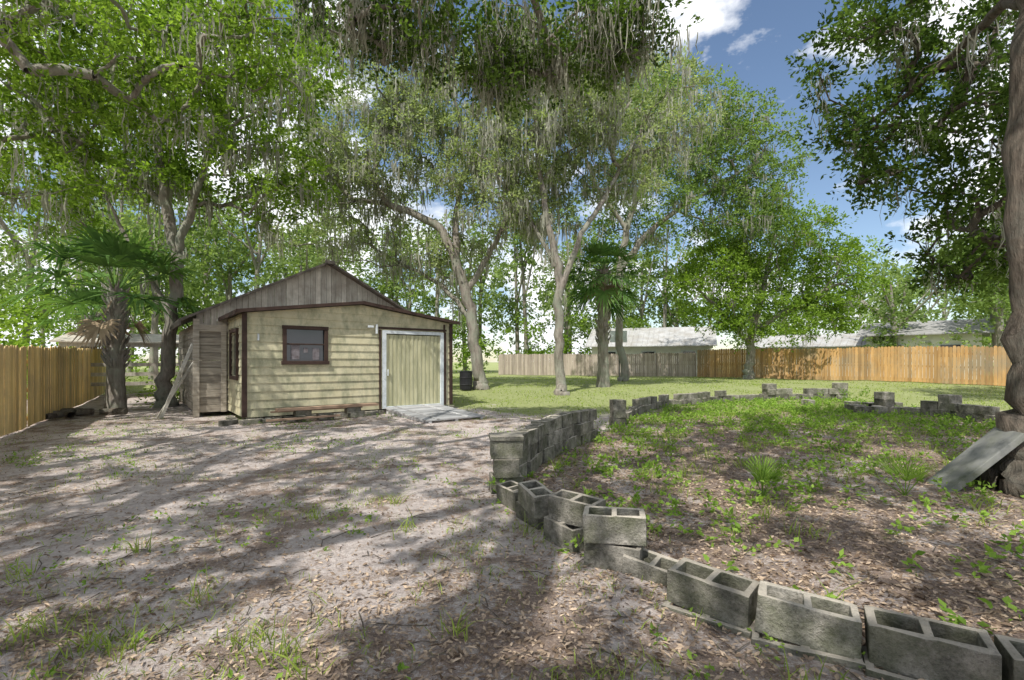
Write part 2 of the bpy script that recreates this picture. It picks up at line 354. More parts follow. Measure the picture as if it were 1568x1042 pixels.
line_blocks([(.0,5.9),(.45,7.3),(1.55,9.4)],3,skip=.2,jit=.025)
for k in range(3): block(g,2.45,11.2,.1+.2*k,math.radians([8,95,5][k]),0,0,(.8,1.4,1))
line_blocks([(2.6,11.6),(3.5,13.6),(4.9,15.4),(7.8,17.2),(10,17.6)],1,z0=.12,skip=.1)
line_blocks([(3.4,13.6),(4.9,15.4),(7.8,17.2)],2,z0=.1,skip=.6)
line_blocks([(9.0,17.3),(12.0,17.4)],2,skip=.25)
for (px,py) in [(9.2,17.3),(11.8,17.4),(10.7,13.9),(11.5,12.7)]:
    for k in range(3): block(g,px,py,G(px,py)+.1+.2*k,math.radians([8,95,5][k]),0,0,(.95,1.5,1))
for k in range(9): block(g,random.uniform(9.5,12.3),random.uniform(12.6,17),G(11,15)+.08,random.uniform(0,3),random.choice([0,1.57,0]),0)
line_blocks([(10.7,13.9),(11.5,12.7),(11.7,10.5),(11,8)],1,skip=.2); line_blocks([(11.2,13.4),(11.5,12.4),(11.6,11.4)],2,skip=.3)
o=g.build('concrete_block_wall',blockM); bevel(o)
# ---------------------------------------------------------------- fences
woodY=mat_simple('fence_wood_new',(.68,.46,.16),(.88,.67,.31),8,(1,1,.15),.8,.3,.005,rndvar=.35,dirt=(.56,.42,.22),dscale=.8)
woodO=mat_simple('fence_wood_orange',(.40,.22,.08),(.64,.40,.17),8,(1,1,.15),.8,.3,.005,rndvar=.38,dirt=(.38,.29,.18),dscale=.6)
woodG=mat_simple('fence_wood_grey',(.34,.28,.235),(.52,.445,.38),8,(1,1,.15),.85,.3,.005,rndvar=.35)
def fence(name,p0,p1,h,mat,side=1,pw=.14):
    g=Geo(); p0=np.array(p0,float);p1=np.array(p1,float); d=p1-p0; L=np.linalg.norm(d); d/=L; nrm=np.array([-d[1],d[0]])*side; a=math.atan2(d[1],d[0])
    s=0
    while s<L:
        p=p0+d*s; z=G(*p); hh=h+random.gauss(0,.018)+.02*math.sin(s*.6); w=pw-.010
        lean=random.gauss(0,.006)
        c=p+nrm*lean; u=np.array([d[0],d[1],0])*w/2; nn=np.array([nrm[0],nrm[1],0])*.009; b=np.array([c[0],c[1],z+.03])
        for (za,zb,ka,kb) in ((0,hh-.05,1,1),(hh-.05,hh,1,.55)):
            A=b+np.array([0,0,za]);B=b+np.array([0,0,zb])
            g.hexa([A-u*ka-nn,A+u*ka-nn,A+u*ka+nn,A-u*ka+nn,B-u*kb-nn,B+u*kb-nn,B+u*kb+nn,B-u*kb+nn],0,random.random() if za==0 else g.r[-1][0])
        s+=pw
    k=int(L/2.4)+1
    for i in range(k):
        s0=i*2.4; s1=min(L,s0+2.4); q0=p0+d*s0-nrm*.04; q1=p0+d*s1-nrm*.04
        for zr in (.3,.95,1.6):
            if zr>h: continue
            A=np.array([*q0,G(*q0)+zr-.1]);B=np.array([*q1,G(*q1)+zr-.1]); u=np.array([nrm[0],nrm[1],0])*.02; w=np.array([0,0,.045])
            g.hexa([A-u-w,B-u-w,B+u-w,A+u-w,A-u+w,B-u+w,B+u+w,A+u+w])
        q=q0-nrm*.06; g.box((q[0],q[1],G(*q)+h/2-.1),(.09,.09,h-.1),0,a)
    return g.build(name,mat)
fence('wooden_privacy_fence',(-5.9,3.0),(-19.2,23.8),1.83,woodY,-1)
fence('wooden_privacy_fence',(12.4,32.2),(24.5,20.4),1.8,woodO,-1)
fence('wooden_privacy_fence',(-1,38),(12.3,32.4),1.6,woodG,-1)
fence('wooden_privacy_fence',(24.6,20.2),(16,4),1.8,woodO,-1)
# ---------------------------------------------------------------- shed
ang=math.atan2(.62,.785); SH=bpy.data.objects.new('wooden_shed',None); S.collection.objects.link(SH)
SH.location=(-6.3,11.4,0.02); SH.rotation_euler=(0,0,ang)
siding=mat_simple('siding_yellow',(.52,.475,.30),(.66,.615,.43),3,(1,1,1),.7,.1,.002,dirt=(.30,.305,.20),dscale=2.2,rndvar=.14,dstretch=(1.6,1.6,.8))
brown=mat_simple('trim_brown',(.035,.02,.015),(.07,.042,.032),6,rough=.7)
whiteM=mat_simple('trim_white',(.55,.60,.64),(.74,.78,.80),4,rough=.6,dirt=(.42,.45,.45),dscale=3)
doorM=mat_simple('door_panel',(.44,.42,.25),(.58,.56,.38),2.5,(3,1,.6),.6,.1,.003,dirt=(.31,.31,.19),dscale=2.5,dstretch=(2,2,.4))
greyw=mat_simple('weathered_boards',(.36,.33,.28),(.66,.62,.54),7,(3,3,.25),.9,.5,.01,rndvar=.28,dirt=(.34,.30,.25),dscale=2)
greyh=mat_simple('weathered_logs',(.24,.21,.17),(.54,.49,.41),7,(.3,.3,3),.9,.5,.01,rndvar=.35)
roofM=mat_simple('roof_metal_old',(.12,.105,.09),(.26,.235,.21),4,rough=.7,dirt=(.20,.15,.11))
m,nt,out=newmat('window_glass'); bsdf(nt,out,(.02,.025,.03),.06,spec=.8); glassM=m
whitew=mat_simple('old_white_board',(.45,.44,.40),(.68,.66,.6),5,rough=.8,dirt=(.3,.28,.22))
def add_part(g,name,mat,bev=0,smooth=False):
    o=g.build(name,mat,smooth=smooth); o.parent=SH
    if bev: bevel(o,bev,1)
    return o
def siding_wall(g,o,u,n,L,z0,top,eave,peak,xm,ops,h=.20,prof=(.026,.004)):
    o=np.array(o,float);u=np.array(u,float);n=np.array(n,float)
    z=z0
    def rng(zz):
        if zz<=eave: return 0,L
        t=min(1,(zz-eave)/(peak-eave)); return t*xm,L-t*(L-xm)
    while z<top:
        z1=min(z+h,top); cuts=sorted({z,z1}|{c for op in ops for c in (op[2],op[3]) if z<c<z1}|({eave} if z<eave<z1 else set()))
        rv=random.random()
        for a,b in zip(cuts[:-1],cuts[1:]):
            oa=prof[0]+(prof[1]-prof[0])*(a-z)/h; ob=prof[0]+(prof[1]-prof[0])*(b-z)/h
            lo=rng(a);hi=rng(b); ends=[]
            blk=sorted([(op[0],op[1]) for op in ops if op[2]<b-1e-4 and op[3]>a+1e-4])
            cur=(lo[0],hi[0])
            for bl in blk:
                ends.append((cur,(bl[0],bl[0]))); cur=(bl[1],bl[1])
            ends.append((cur,(lo[1],hi[1])))
            for (l,r) in ends:
                if r[0]-l[0]<.01: continue
                A=lambda x,zz,off: o+u*x+n*off+np.array([0,0,zz])
                g.hexa([A(l[0],a,oa),A(r[0],a,oa),A(r[0],a,-.05),A(l[0],a,-.05),A(l[1],b,ob),A(r[1],b,ob),A(r[1],b,-.05),A(l[1],b,-.05)],0,rv)
        z=z1
W=5.6;D=2.4;EV=2.62;PK=3.0
win=(.90,1.83,1.47,2.28); door=(3.42,5.32,.14,2.28)
g=Geo(); siding_wall(g,(0,0,0),(1,0,0),(0,-1,0),W,.14,PK,EV,PK,W/2,[win,door])
siding_wall(g,(0,D,0),(0,-1,0),(-1,0,0),D,.14,EV,9,10,1,[(.7,1.6,1.1,2.2)])
siding_wall(g,(W,0,0),(0,1,0),(1,0,0),D,.14,EV,9,10,1,[])
add_part(g,'siding_walls',siding)
g=Geo()
for (x,y) in [(-.01,-.01),(W+.01,-.01)]: g.box((x,y,1.38),(.10,.10,2.46))
g.box((W-.22,-.035,1.38),(.05,.03,2.40))
def frame(g,x0,x1,z0,z1,y,w=.09,t=.06):
    g.box(((x0+x1)/2,y,z1+w/2-.01),(x1-x0+2*w,t,w)); g.box(((x0+x1)/2,y,z0-w/2+.01),(x1-x0+2*w+.04,t+.02,w))
    g.box((x0-w/2+.01,y,(z0+z1)/2),(w,t-.004,z1-z0-.02)); g.box((x1+w/2-.01,y,(z0+z1)/2),(w,t-.004,z1-z0-.02))
frame(g,*win,-.035)
g.box(((win[0]+win[1])/2,-.015,1.9),(win[1]-win[0],.035,.035))
for (y,z,sy,sz) in [(.75,1.65,.08,1.3),(1.75,1.65,.08,1.3),(1.25,2.25,.95,.09),(1.25,1.05,.95,.09)]: g.box((-.045,y,z),(.06,sy,sz))
g.box(((door[0]+door[1])/2,-.03,2.40),(door[1]-door[0]+.26,.05,.06)); g.box((door[0]-.09,-.03,1.25),(.05,.05,2.2)); g.box((door[1]+.09,-.03,1.25),(.05,.05,2.2))
add_part(g,'brown_trim',brown,.004)
g=Geo(); g.box(((win[0]+win[1])/2,.02,1.875),(win[1]-win[0],.01,.81)); g.box((.03,1.25,1.65),(.01,.9,1.1)); add_part(g,'window_glass',glassM)
g=Geo(); g.box((1.12,.006,1.70),(.20,.012,.36)); g.box((1.62,.006,1.66),(.16,.012,.30)); g.box((1.37,.006,1.75),(.10,.012,.12)); add_part(g,'window_items',mat_simple('window_curtain',(.10,.08,.08),(.28,.26,.28),9))
g=Geo()
x=door[0]+.06
while x<door[1]-.06:
    g.box((x+.05,.0,1.21),(.075,.05,2.02)); g.box((x+.115,.008,1.21),(.055,.04,2.02)); x+=.13
add_part(g,'door_panel',doorM,.004)
g=Geo()
for xx in (door[0]+.03,door[1]-.03): g.box((xx,-.04,1.21),(.11,.05,2.14))
g.box(((door[0]+door[1])/2,-.04,2.29),(1.95,.052,.09)); g.box(((door[0]+door[1])/2,-.04,.17),(1.7,.05,.06)); g.box((door[0]+.13,-.07,1.15),(.03,.03,.18))
g.box((3.05,-.06,2.42),(.16,.05,.06));g.box((3.22,-.06,2.36),(.05,.05,.26)); g.box((.28,-.045,2.05),(.04,.03,.16))
add_part(g,'door_frame',whiteM,.004)
def slab(g,x0,z0,x1,z1,y0,y1,t,mi=0):
    g.hexa([(x0,y0,z0-t),(x1,y0,z1-t),(x1,y1,z1-t),(x0,y1,z0-t),(x0,y0,z0),(x1,y0,z1),(x1,y1,z1),(x0,y1,z0)],mi)
g=Geo(); sl=(PK-EV)/(W/2)
slab(g,-.22,EV-.22*sl+.08,W/2,PK+.08,-.20,D,.05); slab(g,W/2,PK+.08,W+.22,EV-.22*sl+.08,-.20,D,.05)
add_part(g,'front_roof',roofM)
g=Geo(); slab(g,-.22,EV-.22*sl+.085,W/2,PK+.085,-.23,-.20,.08); slab(g,W/2,PK+.085,W+.22,EV-.22*sl+.085,-.23,-.20,.08)
g.box((-.235,1.05,EV-.02),(.03,2.6,.10)); add_part(g,'fascia',brown)
bx0,bx1,bp,bz=-.75,6.05,2.65,4.42; be=2.66; bs=(bz-be)/(bp-bx0)
g=Geo(); x=bx0
while x<bx1-.01:
    w=min(random.uniform(.14,.19),bx1-x); xa,xb=x+.004,x+w-.004; y0=D+.005+random.uniform(-.006,.006); y1=y0+.03
    za,zb=[min(be+(q-bx0)*bs,be+(bx1-q)*bs)+.04 for q in (xa,xb)]
    g.hexa([(xa,y0,2.45),(xb,y0,2.45),(xb,y1,2.45),(xa,y1,2.45),(xa,y0,za),(xb,y0,zb),(xb,y1,zb),(xa,y1,za)]); x+=w
add_part(g,'gable_boards',greyw)
g=Geo()
z=.1
while z<2.5:
    g.box((bx0+.42,D+.05+random.gauss(0,.01),z+.1),(.84,.06,.19)); g.box((bx0+.02+random.gauss(0,.008),D+2.8,z+.1),(.06,5.5,.19)); g.box((bx1-.02,D+2.8,z+.1),(.06,5.5,.19)); g.box(((bx0+bx1)/2,D+5.6,z+.1),(bx1-bx0,.06,.19)); z+=.2
g.box((bx0,D+.0,1.3),(.14,.12,2.6)); g.box((bx0+.38,D-.01,2.36),(.9,.08,.18)); g.box((-.12,D-.02,1.3),(.12,.1,2.4))
add_part(g,'log_walls',greyh)
g=Geo()
slab(g,bx0-.4,be-.4*bs+.1,bp,bz+.1,D-.25,D+6,.05); slab(g,bp,bz+.1,bx1+.4,be-.4*bs+.1,D-.25,D+6,.05)
add_part(g,'barn_roof',roofM)
g=Geo(); slab(g,bx0-.4,be-.4*bs+.105,bp,bz+.105,D-.28,D-.25,.07); slab(g,bp,bz+.105,bx1+.4,be-.4*bs+.105,D-.28,D-.25,.07,0)
g.box((bp,D-.30,bz+.06),(.28,.03,.10)); g.box((bx0-.38,D+1,be-.2),(.04,2.8,.12)); add_part(g,'barn_fascia',mat_simple('fascia_weathered',(.06,.052,.045),(.17,.145,.12)))
g=Geo(); g.box((bp,D+5.5,3.3),(3.6,.05,1.0)); add_part(g,'rear_gable',greyw)
g=Geo()
for i in range(14): block(g,.2+i*.41,-.02+random.gauss(0,.03),.02,random.gauss(0,.05),0,0,(.9,.8,.9))
for (x,y,z,r) in [(1.15,-.32,.08,1.5),(1.75,-.34,.08,.1),(2.55,-.34,.08,.05),(1.2,-.34,.2,.1),(2.45,-.34,.2,.1),(-.35,-.1,.05,.6),(0.05,-.3,.05,.2),(-.2,.6,.05,1.5),(.5,-.25,.03,0)]: block(g,x,y,z,r,0,0,(.95,.9,.75))
o=add_part(g,'foundation_blocks',blockM,.005)
g=Geo(); g.box((1.85,-.36,.315),(2.5,.26,.06),0,.02); g.box((1.6,-.30,.26),(2.2,.10,.03),0,-.03); g.box((1.2,-.55,.10),(1.7,.12,.04),0,.05); add_part(g,'plank_bench',mat_simple('plank_brown',(.20,.13,.09),(.44,.31,.22),6,(.3,3,3)))
g=Geo(); N_=17
for i in range(N_):
    t=(i+.5)/N_; y=-.06-t*2.45; z=.17-.13*t
    g.box((4.30+random.gauss(0,.012),y,z),(1.72,2.45/N_-.03,.035),0,random.gauss(0,.006))
for x in (3.55,4.3,5.05):
    g.hexa([(x-.04,-2.5,-.03),(x+.04,-2.5,-.03),(x+.04,-.05,0),(x-.04,-.05,0),(x-.04,-2.5,.015),(x+.04,-2.5,.015),(x+.04,-.05,.15),(x-.04,-.05,.15)])
for x in (3.75,4.62): g.hexa([(x-.02,-2.5,.058),(x+.05,-2.5,.058),(x+.05,-.06,.19),(x-.02,-.06,.19),(x-.02,-2.5,.075),(x+.05,-2.5,.075),(x+.05,-.06,.207),(x-.02,-.06,.207)])
add_part(g,'entry_ramp',mat_simple('ramp_grey_wood',(.34,.34,.34),(.64,.64,.64),6,(.4,3,3),rndvar=.4))
g=Geo(); g.tube([(-9.05,12.45,0),(-8.55,12.95,1.95)],[.05,.05],4); g.tube([(-9.25,12.6,0),(-8.6,13.1,1.5)],[.035,.035],4); g.build('leaning_board',whitew)
# ---------------------------------------------------------------- small props
g=Geo()
g.tube([(-1.95,20.5,.28+z) for z in (0,.02,.2,.22,.24,.5,.52,.54,.76,.78,.79)],[.24,.26,.27,.29,.27,.27,.29,.27,.27,.29,.24],16,cap=True)
g.build('black_barrel',mat_simple('barrel_plastic',(.015,.015,.018),(.03,.03,.035),4,rough=.5))
g=Geo()
for i in range(12):
    a=random.uniform(0,3.1); x=-11.9+random.gauss(0,.45); y=13.0+random.gauss(0,.35); L=random.uniform(.3,.6); r=random.uniform(.05,.10)
    g.tube([(x-math.cos(a)*L/2,y-math.sin(a)*L/2,r+.01),(x,y,r+.02),(x+math.cos(a)*L/2,y+math.sin(a)*L/2,r+.01)],[r,r,r*.9],8)
g.build('log_pile',bark_dk,smooth=False)
LT=Geo(); dx,dy=-2.2,-.4
for (x,y,h) in [(-13.4,17.2,1.95),(-12.3,17.9,1.95),(-11.2,18.6,1.95),(-9.9,19.4,1.95),(-14.4,18.9,2.3),(-10.9,21.1,2.3)]: LT.box((x+dx,y+dy,h/2+G(x,y)),(.14,.14,h),0,.55)
rz=math.atan2(2.2,3.5)
for z in (.5,.85,1.2): LT.box((-11.65+dx,18.3+dy,z+G(-11,18)),(4.1,.05,.13),0,rz)
LT.box((-11.65+dx,18.27+dy,1.93+G(-11,18)),(4.3,.07,.16),0,rz)
o_=np.array([dx,dy,0]); a0=np.array([-13.6,16.9,2.15])+o_;b0=np.array([-9.6,19.4,2.15])+o_;c0=np.array([-10.7,21.4,2.55])+o_;d0=np.array([-14.7,18.9,2.55])+o_; q=np.array([0,0,.05])
LT.hexa([a0,b0,c0,d0,a0+q,b0+q,c0+q,d0+q])
LT.build('open_lean_to',greyw)
g=Geo(); Mx=Matrix.Rotation(math.radians(-18),4,'Z')@Matrix.Rotation(math.radians(-46),4,'Y')
g.box((5.36,5.62,.33),(1.0,.5,.07),0,M=Mx); o=g.build('stone_slab',mat_simple('slab_stone',(.13,.135,.13),(.34,.34,.32),6,dirt=(.10,.11,.075),dscale=3)); bevel(o,.008)
g=Geo(); bx,by=7.1,32.0; bz0=G(bx,by)
g.tube([(bx,by,bz0),(bx,by,bz0+2.0),(bx-.1,by-.3,bz0+2.5)],[.05,.05,.045],8); g.box((bx-.15,by-.45,bz0+2.7),(1.1,.04,.75),1)
th=np.linspace(0,2*np.pi,17); g.tube([(bx-.15+.22*math.cos(t),by-.7+.22*math.sin(t),bz0+2.45) for t in th],[.012]*17,6,2,cap=False)
g.build('basketball_hoop',[mat_simple('pole_dark',(.05,.05,.05),(.09,.09,.09)),whiteM,mat_simple('rim_orange',(.5,.1,.03),(.6,.15,.05))])
def house(name,c,L,Dp,wh,rh,rz,wall,roof,over=.5,ribs=True,wins=3):
    E=bpy.data.objects.new(name,None); S.collection.objects.link(E); E.location=(c[0],c[1],G(c[0],c[1])-.05); E.rotation_euler=(0,0,rz)
    g=Geo(); g.box((0,0,wh/2),(L,Dp,wh))
    for sx in (-1,1):
        x=sx*(L/2-.03); g.hexa([(x-.03,-Dp/2,wh),(x+.03,-Dp/2,wh),(x+.03,Dp/2,wh),(x-.03,Dp/2,wh),(x-.03,-.02,wh+rh),(x+.03,-.02,wh+rh),(x+.03,.02,wh+rh),(x-.03,.02,wh+rh)])
    o=g.build('walls',wall); o.parent=E
    g=Geo(); s=rh/(Dp/2)
    for sy in (-1,1):
        y0=sy*(Dp/2+over); z0=wh-over*s+.06
        a=[(-L/2-over,y0,z0),(L/2+over,y0,z0),(L/2+over,0,wh+rh+.06),(-L/2-over,0,wh+rh+.06)]
        g.hexa([(p[0],p[1],p[2]-.06) for p in a]+a)
        if ribs:
            x=-L/2-over+.1
            while x<L/2+over: 
                g.hexa([(x-.02,y0,z0),(x+.02,y0,z0),(x+.02,0,wh+rh+.06),(x-.02,0,wh+rh+.06),(x-.02,y0,z0+.04),(x+.02,y0,z0+.04),(x+.02,0,wh+rh+.1),(x-.02,0,wh+rh+.1)]); x+=.4
    o=g.build('roof',roof); o.parent=E
    g=Geo()
    for i in range(wins):
        x=-L/2+(i+.5)*L/wins; g.box((x,-Dp/2-.02,wh*.6),(1.1,.05,.9),0); g.box((x,-Dp/2-.05,wh*.6),(.9,.03,.74),1)
    o=g.build('windows',[whiteM,glassM]); o.parent=E
    return E
wallW=mat_simple('stucco_white',(.62,.61,.58),(.76,.75,.71),3); roofG=mat_simple('roof_grey_shingle',(.22,.22,.22),(.36,.35,.34),5)
roofW=mat_simple('roof_white_metal',(.34,.34,.34),(.52,.52,.52),2,rough=.6,dirt=(.32,.30,.27))
house('metal_roof_house',(11.8,41),9,6,2.5,1.4,-.35,wallW,roofW)
house('white_house',(27.2,32),5.5,5,2.9,.8,-.75,wallW,roofG,ribs=False,wins=2)
house('metal_roof_house',(23,37),8,5,2.3,.8,-.7,wallW,roofW)
# ---------------------------------------------------------------- palms
def palm(name,bx,by,h,r,nf,fl,lean=(0,0),dry=6,elmin=-20,boots=True):
    z0=G(bx,by); g=Geo()
    pts=[];rad=[]
    for i in range(26):
        t=i/25; pts.append((bx+lean[0]*t*t,by+lean[1]*t*t,z0-.1+t*h)); rad.append(r*(1.25-.3*min(1,t*4))*(1+.07*(i%2)))
    g.tube(pts,rad,14,wob=.04)
    top=np.array(pts[-1])
    if boots:
        for i in range(110):
            t=random.uniform(.35,1.0); th=random.uniform(0,6.28); c=np.array([bx+lean[0]*t*t,by+lean[1]*t*t,z0-.1+t*h]); o=np.array([math.cos(th),math.sin(th),0])
            g.tube([c+o*r*.8,c+o*(r+.05)+np.array([0,0,.12]),c+o*(r+.12)+np.array([0,0,.26])],[.05,.035,.015],4,cap=False)
    tr=g.build(name,bark,smooth=True)
    gf=Geo()
    for i in range(nf+dry):
        isdry=i>=nf; th=i*2.4+random.uniform(-.3,.3); el=(math.radians(78-(78-elmin)*(i/nf)+random.uniform(-8,8)) if not isdry else math.radians(random.uniform(-60,-35)))
        ff=fl*(.6 if isdry else 1)
        d=np.array([math.cos(th)*math.cos(el),math.sin(th)*math.cos(el),math.sin(el)]); pl=ff*random.uniform(.5,.65)
        p0=top+np.array([0,0,-.15]); P=[p0+d*pl*t+np.array([0,0,-.22*pl*t*t]) for t in np.linspace(0,1,5)]
        mi=1 if isdry else 0
        gf.tube(P,[.026,.024,.02,.017,.014],4,mi,cap=False,rnd=.9)
        e=P[-1]; ax=unit(P[-1]-P[-2]); sd=unit(np.cross(ax,[0,0,1.])); up=np.cross(sd,ax); ns=26
        rv=random.random()
        for j in range(ns):
            a=math.radians(-105+210*j/(ns-1)); ll=ff*.46*(1-.3*(abs(a)/2.2)**2)*random.uniform(.85,1.1)
            dd=ax*math.cos(a)+sd*math.sin(a); dd=dd+up*.25*abs(math.sin(a))+RNG.normal(size=3)*.05; dd=unit(dd)
            q0=e+ax*.04; q1=q0+dd*ll*.55; q2=q0+dd*ll+np.array([0,0,-ll*random.uniform(.1,.45)]); w=.022*fl/1.5+.006
            wd=unit(np.cross(dd,up))*w
            gf.add([q0-wd*.3,q0+wd*.3,q1+wd,q1-wd,q1-wd,q1+wd,q2+wd*.1,q2-wd*.1],[(0,1,2,3),(4,5,6,7)],mi,min(1,max(0,rv*.6+random.random()*.4)))
    gf.build('fronds',[palmM,palmdry],tr); return tr
palm('sabal_palm',-11.55,14.1,3.7,.22,22,2.6,dry=3,elmin=-8)
palm('sabal_palm',4.20,22.3,5.5,.25,38,2.1,dry=8,elmin=-50)
palm('sabal_palm',-16.2,18.6,3.2,.2,14,1.8,dry=2,elmin=0)
def palmetto(x,y,s):
    g=Geo(); z0=G(x,y)
    for i in range(9):
        th=random.uniform(0,6.28); el=math.radians(random.uniform(35,85)); d=np.array([math.cos(th)*math.cos(el),math.sin(th)*math.cos(el),math.sin(el)])
        b=np.array([x,y,z0]); e=b+d*s*.4; g.tube([b,e],[.006,.004],4,cap=False); sd=unit(np.cross(d,[0,0.01,1.]))
        for j in range(11):
            a=math.radians(-45+9*j); dd=unit(d*math.cos(a)+sd*math.sin(a)); q1=e+dd*s*.45; w=unit(np.cross(dd,np.cross(sd,d)))*.012
            g.add([e-w*.4,e+w*.4,q1+w*.2,q1-w*.2],[(0,1,2,3)])
    g.build('palmetto_plant',weedM)
palmetto(4.35,5.35,.6); palmetto(2.75,5.3,.55)
# ---------------------------------------------------------------- trees
t3=[[(-1.35,21,.2,.42),(-1.4,21,.7,.28),(-1.6,21,2.2,.25),(-1.85,21,3.8,.23),(-2.5,21,5.9,.20),(-3.4,21,7.5,.17),(-5.3,20.8,8.3,.13),(-5.9,20.8,9.5,.10),(-5.4,20.8,11,.06)],
    [(-2.3,21,5.4,.17),(-2.5,21.3,7.5,.14),(-2.2,21.5,9.5,.10),(-1.4,21.5,11.5,.07)],[(-2,21,4.4,.15),(-.9,21.6,6.5,.12),(.2,22,8.8,.09)],
    [(-1.7,21,3.2,.12),(-3.2,22,4.9,.10),(-5,23,6,.07),(-7,24,7.2,.04)]]
make_tree('live_oak_tree',t3,[(-5.8,21,10.6,3.8,3,3,100),(-2,22,12.8,4.2,3.5,3.2,130),(-8.8,22,9.0,2.8,3,3.2,70),(.3,22,9.3,2.6,2.5,2.5,50),(-4,22.5,6.6,3.4,2,1.4,32),(-6.5,21,13.5,3.5,3,2.2,60)],bark,leafG,per=105,crad=.8,L=.15,W=.042,mossmat=mossM,mossn=330,mossl=1.35,mossw=.035)
t4=[[(1.98,19,.1,.32),(1.95,19,.6,.20),(1.9,19,2.5,.18),(1.85,19,4.4,.17),(1.6,19,6.1,.14),(1.1,19,8.6,.10),(.9,19,12,.05)],
    [(1.88,19,4.2,.13),(2.6,19.2,6.2,.11),(3.7,19.4,8,.09),(5.2,20,10.8,.05)],[(1.7,19,5.2,.09),(.7,19.4,7.2,.07),(-.6,19.6,9,.04)]]
make_tree('live_oak_tree',t4,[(1.4,19,11.8,3.3,3,3,120),(4.8,20,11.2,3.4,3,3,125),(-.8,19.5,9,2.2,2,2,46),(1.4,20,7.6,1.6,1.5,1.2,18)],bark,leafG,per=105,crad=.72,L=.14,W=.039,mossmat=mossM,mossn=240,mossl=1.25)
t5=[[(6,26,.4,.32),(6,26,1,.22),(5.8,26,4,.2),(5.9,26,7,.18),(6.6,26,10,.15),(8,26.5,13,.1),(9,27,15.5,.05)],
    [(5.9,26,6.5,.2),(8,26.5,9,.14),(11,27,11,.1),(13.5,27,12.5,.05)],[(6.2,26,8.5,.13),(4.5,26,11,.1),(3.5,26,14,.06)]]
make_tree('live_oak_tree',t5,[(9,27,14.8,4,3.5,2.8,115),(12.8,27,12.8,3.2,3,3.2,100),(4.6,26,15.5,4.4,3,2.8,95),(8,27,10.4,4,3,2.6,85),(13,27,9.5,2.6,2.5,2,40)],bark,leafA,per=105,crad=.9,L=.17,W=.05,mossmat=mossM,mossn=150,mossl=1.3)
t6=[[(14.2,29,.4,.35),(14.2,29,1.2,.25),(14.4,29,3.2,.22),(15,29,5.5,.16),(15.5,29,8,.1)],[(14.3,29,2.4,.15),(12.5,28.5,4.3,.12),(10.8,28,5.6,.07)],[(14.5,29,3.2,.15),(17,28.5,5,.12),(19,28,6,.06)]]
make_tree('laurel_oak_tree',t6,[(15.3,29,8.6,4.2,3.5,3.2,150),(11.6,28,5.6,2.6,2.5,2.6,75),(18.6,28,5.8,2.8,2.5,2.8,85),(15,28,4.2,4,2.5,1.7,70)],bark,leafB,per=105,crad=.85,L=.17,W=.052,mossmat=mossM,mossn=25)
t2=[[(-11.05,15.4,-.05,.36),(-11.05,15.4,.6,.22),(-10.9,15.4,2.4,.19),(-10.7,15.4,4.9,.18),(-11.1,15.4,7,.14),(-11.4,15.5,10,.09),(-11.2,15.6,13,.04)],
    [(-10.75,15.4,4.8,.13),(-10.0,15.3,6.7,.11),(-9.0,15,9.5,.07),(-8.2,15,12,.04)],[(-10.9,15.4,6.2,.1),(-12.4,15.8,7.6,.08),(-14.5,16,9,.05)],[(-10.85,15.4,3.0,.08),(-11.8,15.2,4.8,.06),(-12.7,15,6.8,.04)]]
make_tree('water_oak_tree',t2,[(-11,15.5,11,3.6,3,3,105),(-14.5,16,9.2,3.2,3,3.0,90),(-8.2,15,10.5,2.8,2.5,2.8,85),(-12.5,15.5,7.8,2.4,2,1.2,30),(-8.2,16,7.4,2.2,2,1.6,32),(-16.2,17.5,6,1.8,2,1.4,16)],bark,leafB,per=105,crad=.7,L=.15,W=.046,mossmat=mossM,mossn=190,mossl=1.3)
tl=[[(-13.5,9.2,0,.4),(-13.5,9.2,1,.3),(-13,9.2,4,.2),(-11.5,9.2,6.5,.13),(-9,9.3,8.5,.07)],[(-13,9.2,4,.12),(-12,10.5,6,.08),(-10.8,11.5,7,.04)]]
make_tree('water_oak_tree',tl,[(-8.8,10.5,8.2,2.4,2.5,1.8,85),(-11.3,11,6.3,1.7,2.2,1.6,42),(-10.6,11,8.6,2.2,2,1.6,40),(-6,11.5,9.2,1.8,1.5,1.2,36)],bark,leafB,per=105,crad=.6,L=.12,W=.038,mossmat=mossM,mossn=90,mossl=1.0,mossw=.02)
t7=[[(5.98,5.5,-.08,.62),(5.98,5.5,.12,.40),(5.97,5.5,.5,.29),(5.96,5.5,1.5,.245),(5.94,5.5,3.2,.23),(5.92,5.5,5.5,.21),(5.8,5.2,8,.18),(5.0,4.5,10,.1)],
    [(5.94,5.5,5.6,.09),(6.8,6.8,6.4,.07),(7.2,8.4,6.4,.05),(6.8,10,6,.03)],[(5.9,5.5,6.2,.12),(7.0,7,7.4,.09),(7.4,9,8.2,.06)],[(5.95,5.5,3.1,.05),(7.2,6.8,3.6,.04),(8.2,8.2,3.5,.03),(8.3,9.2,2.9,.02)],
    [(5.8,5.2,7.4,.16),(3,4,8.8,.1),(1,3,9.6,.06)],[(5.8,5.2,7.4,.16),(8,4,8.8,.1),(10,3,9.6,.06)]]
make_tree('live_oak_tree',t7,[(7.2,9,5.9,1.2,1.6,1.3,56),(7.9,8.8,7.8,1.8,1.8,1.3,72),(8.4,8.8,3.8,1.2,1.3,1.2,50),(8.0,7.9,5.4,1.0,1,1.4,40),(6.3,9.2,7.4,.6,1,.8,12),
     (3,2.5,9.4,3,3.5,1.2,70),(8,2,9.5,3.5,3.5,1.2,50),(6.5,6.0,9.8,3,2.5,1,36)],bark_dk,leafC,per=105,crad=.48,L=.105,W=.029,mossmat=mossM,mossn=110,mossl=.8,sides=28,mossw=.012,mspread=.12)
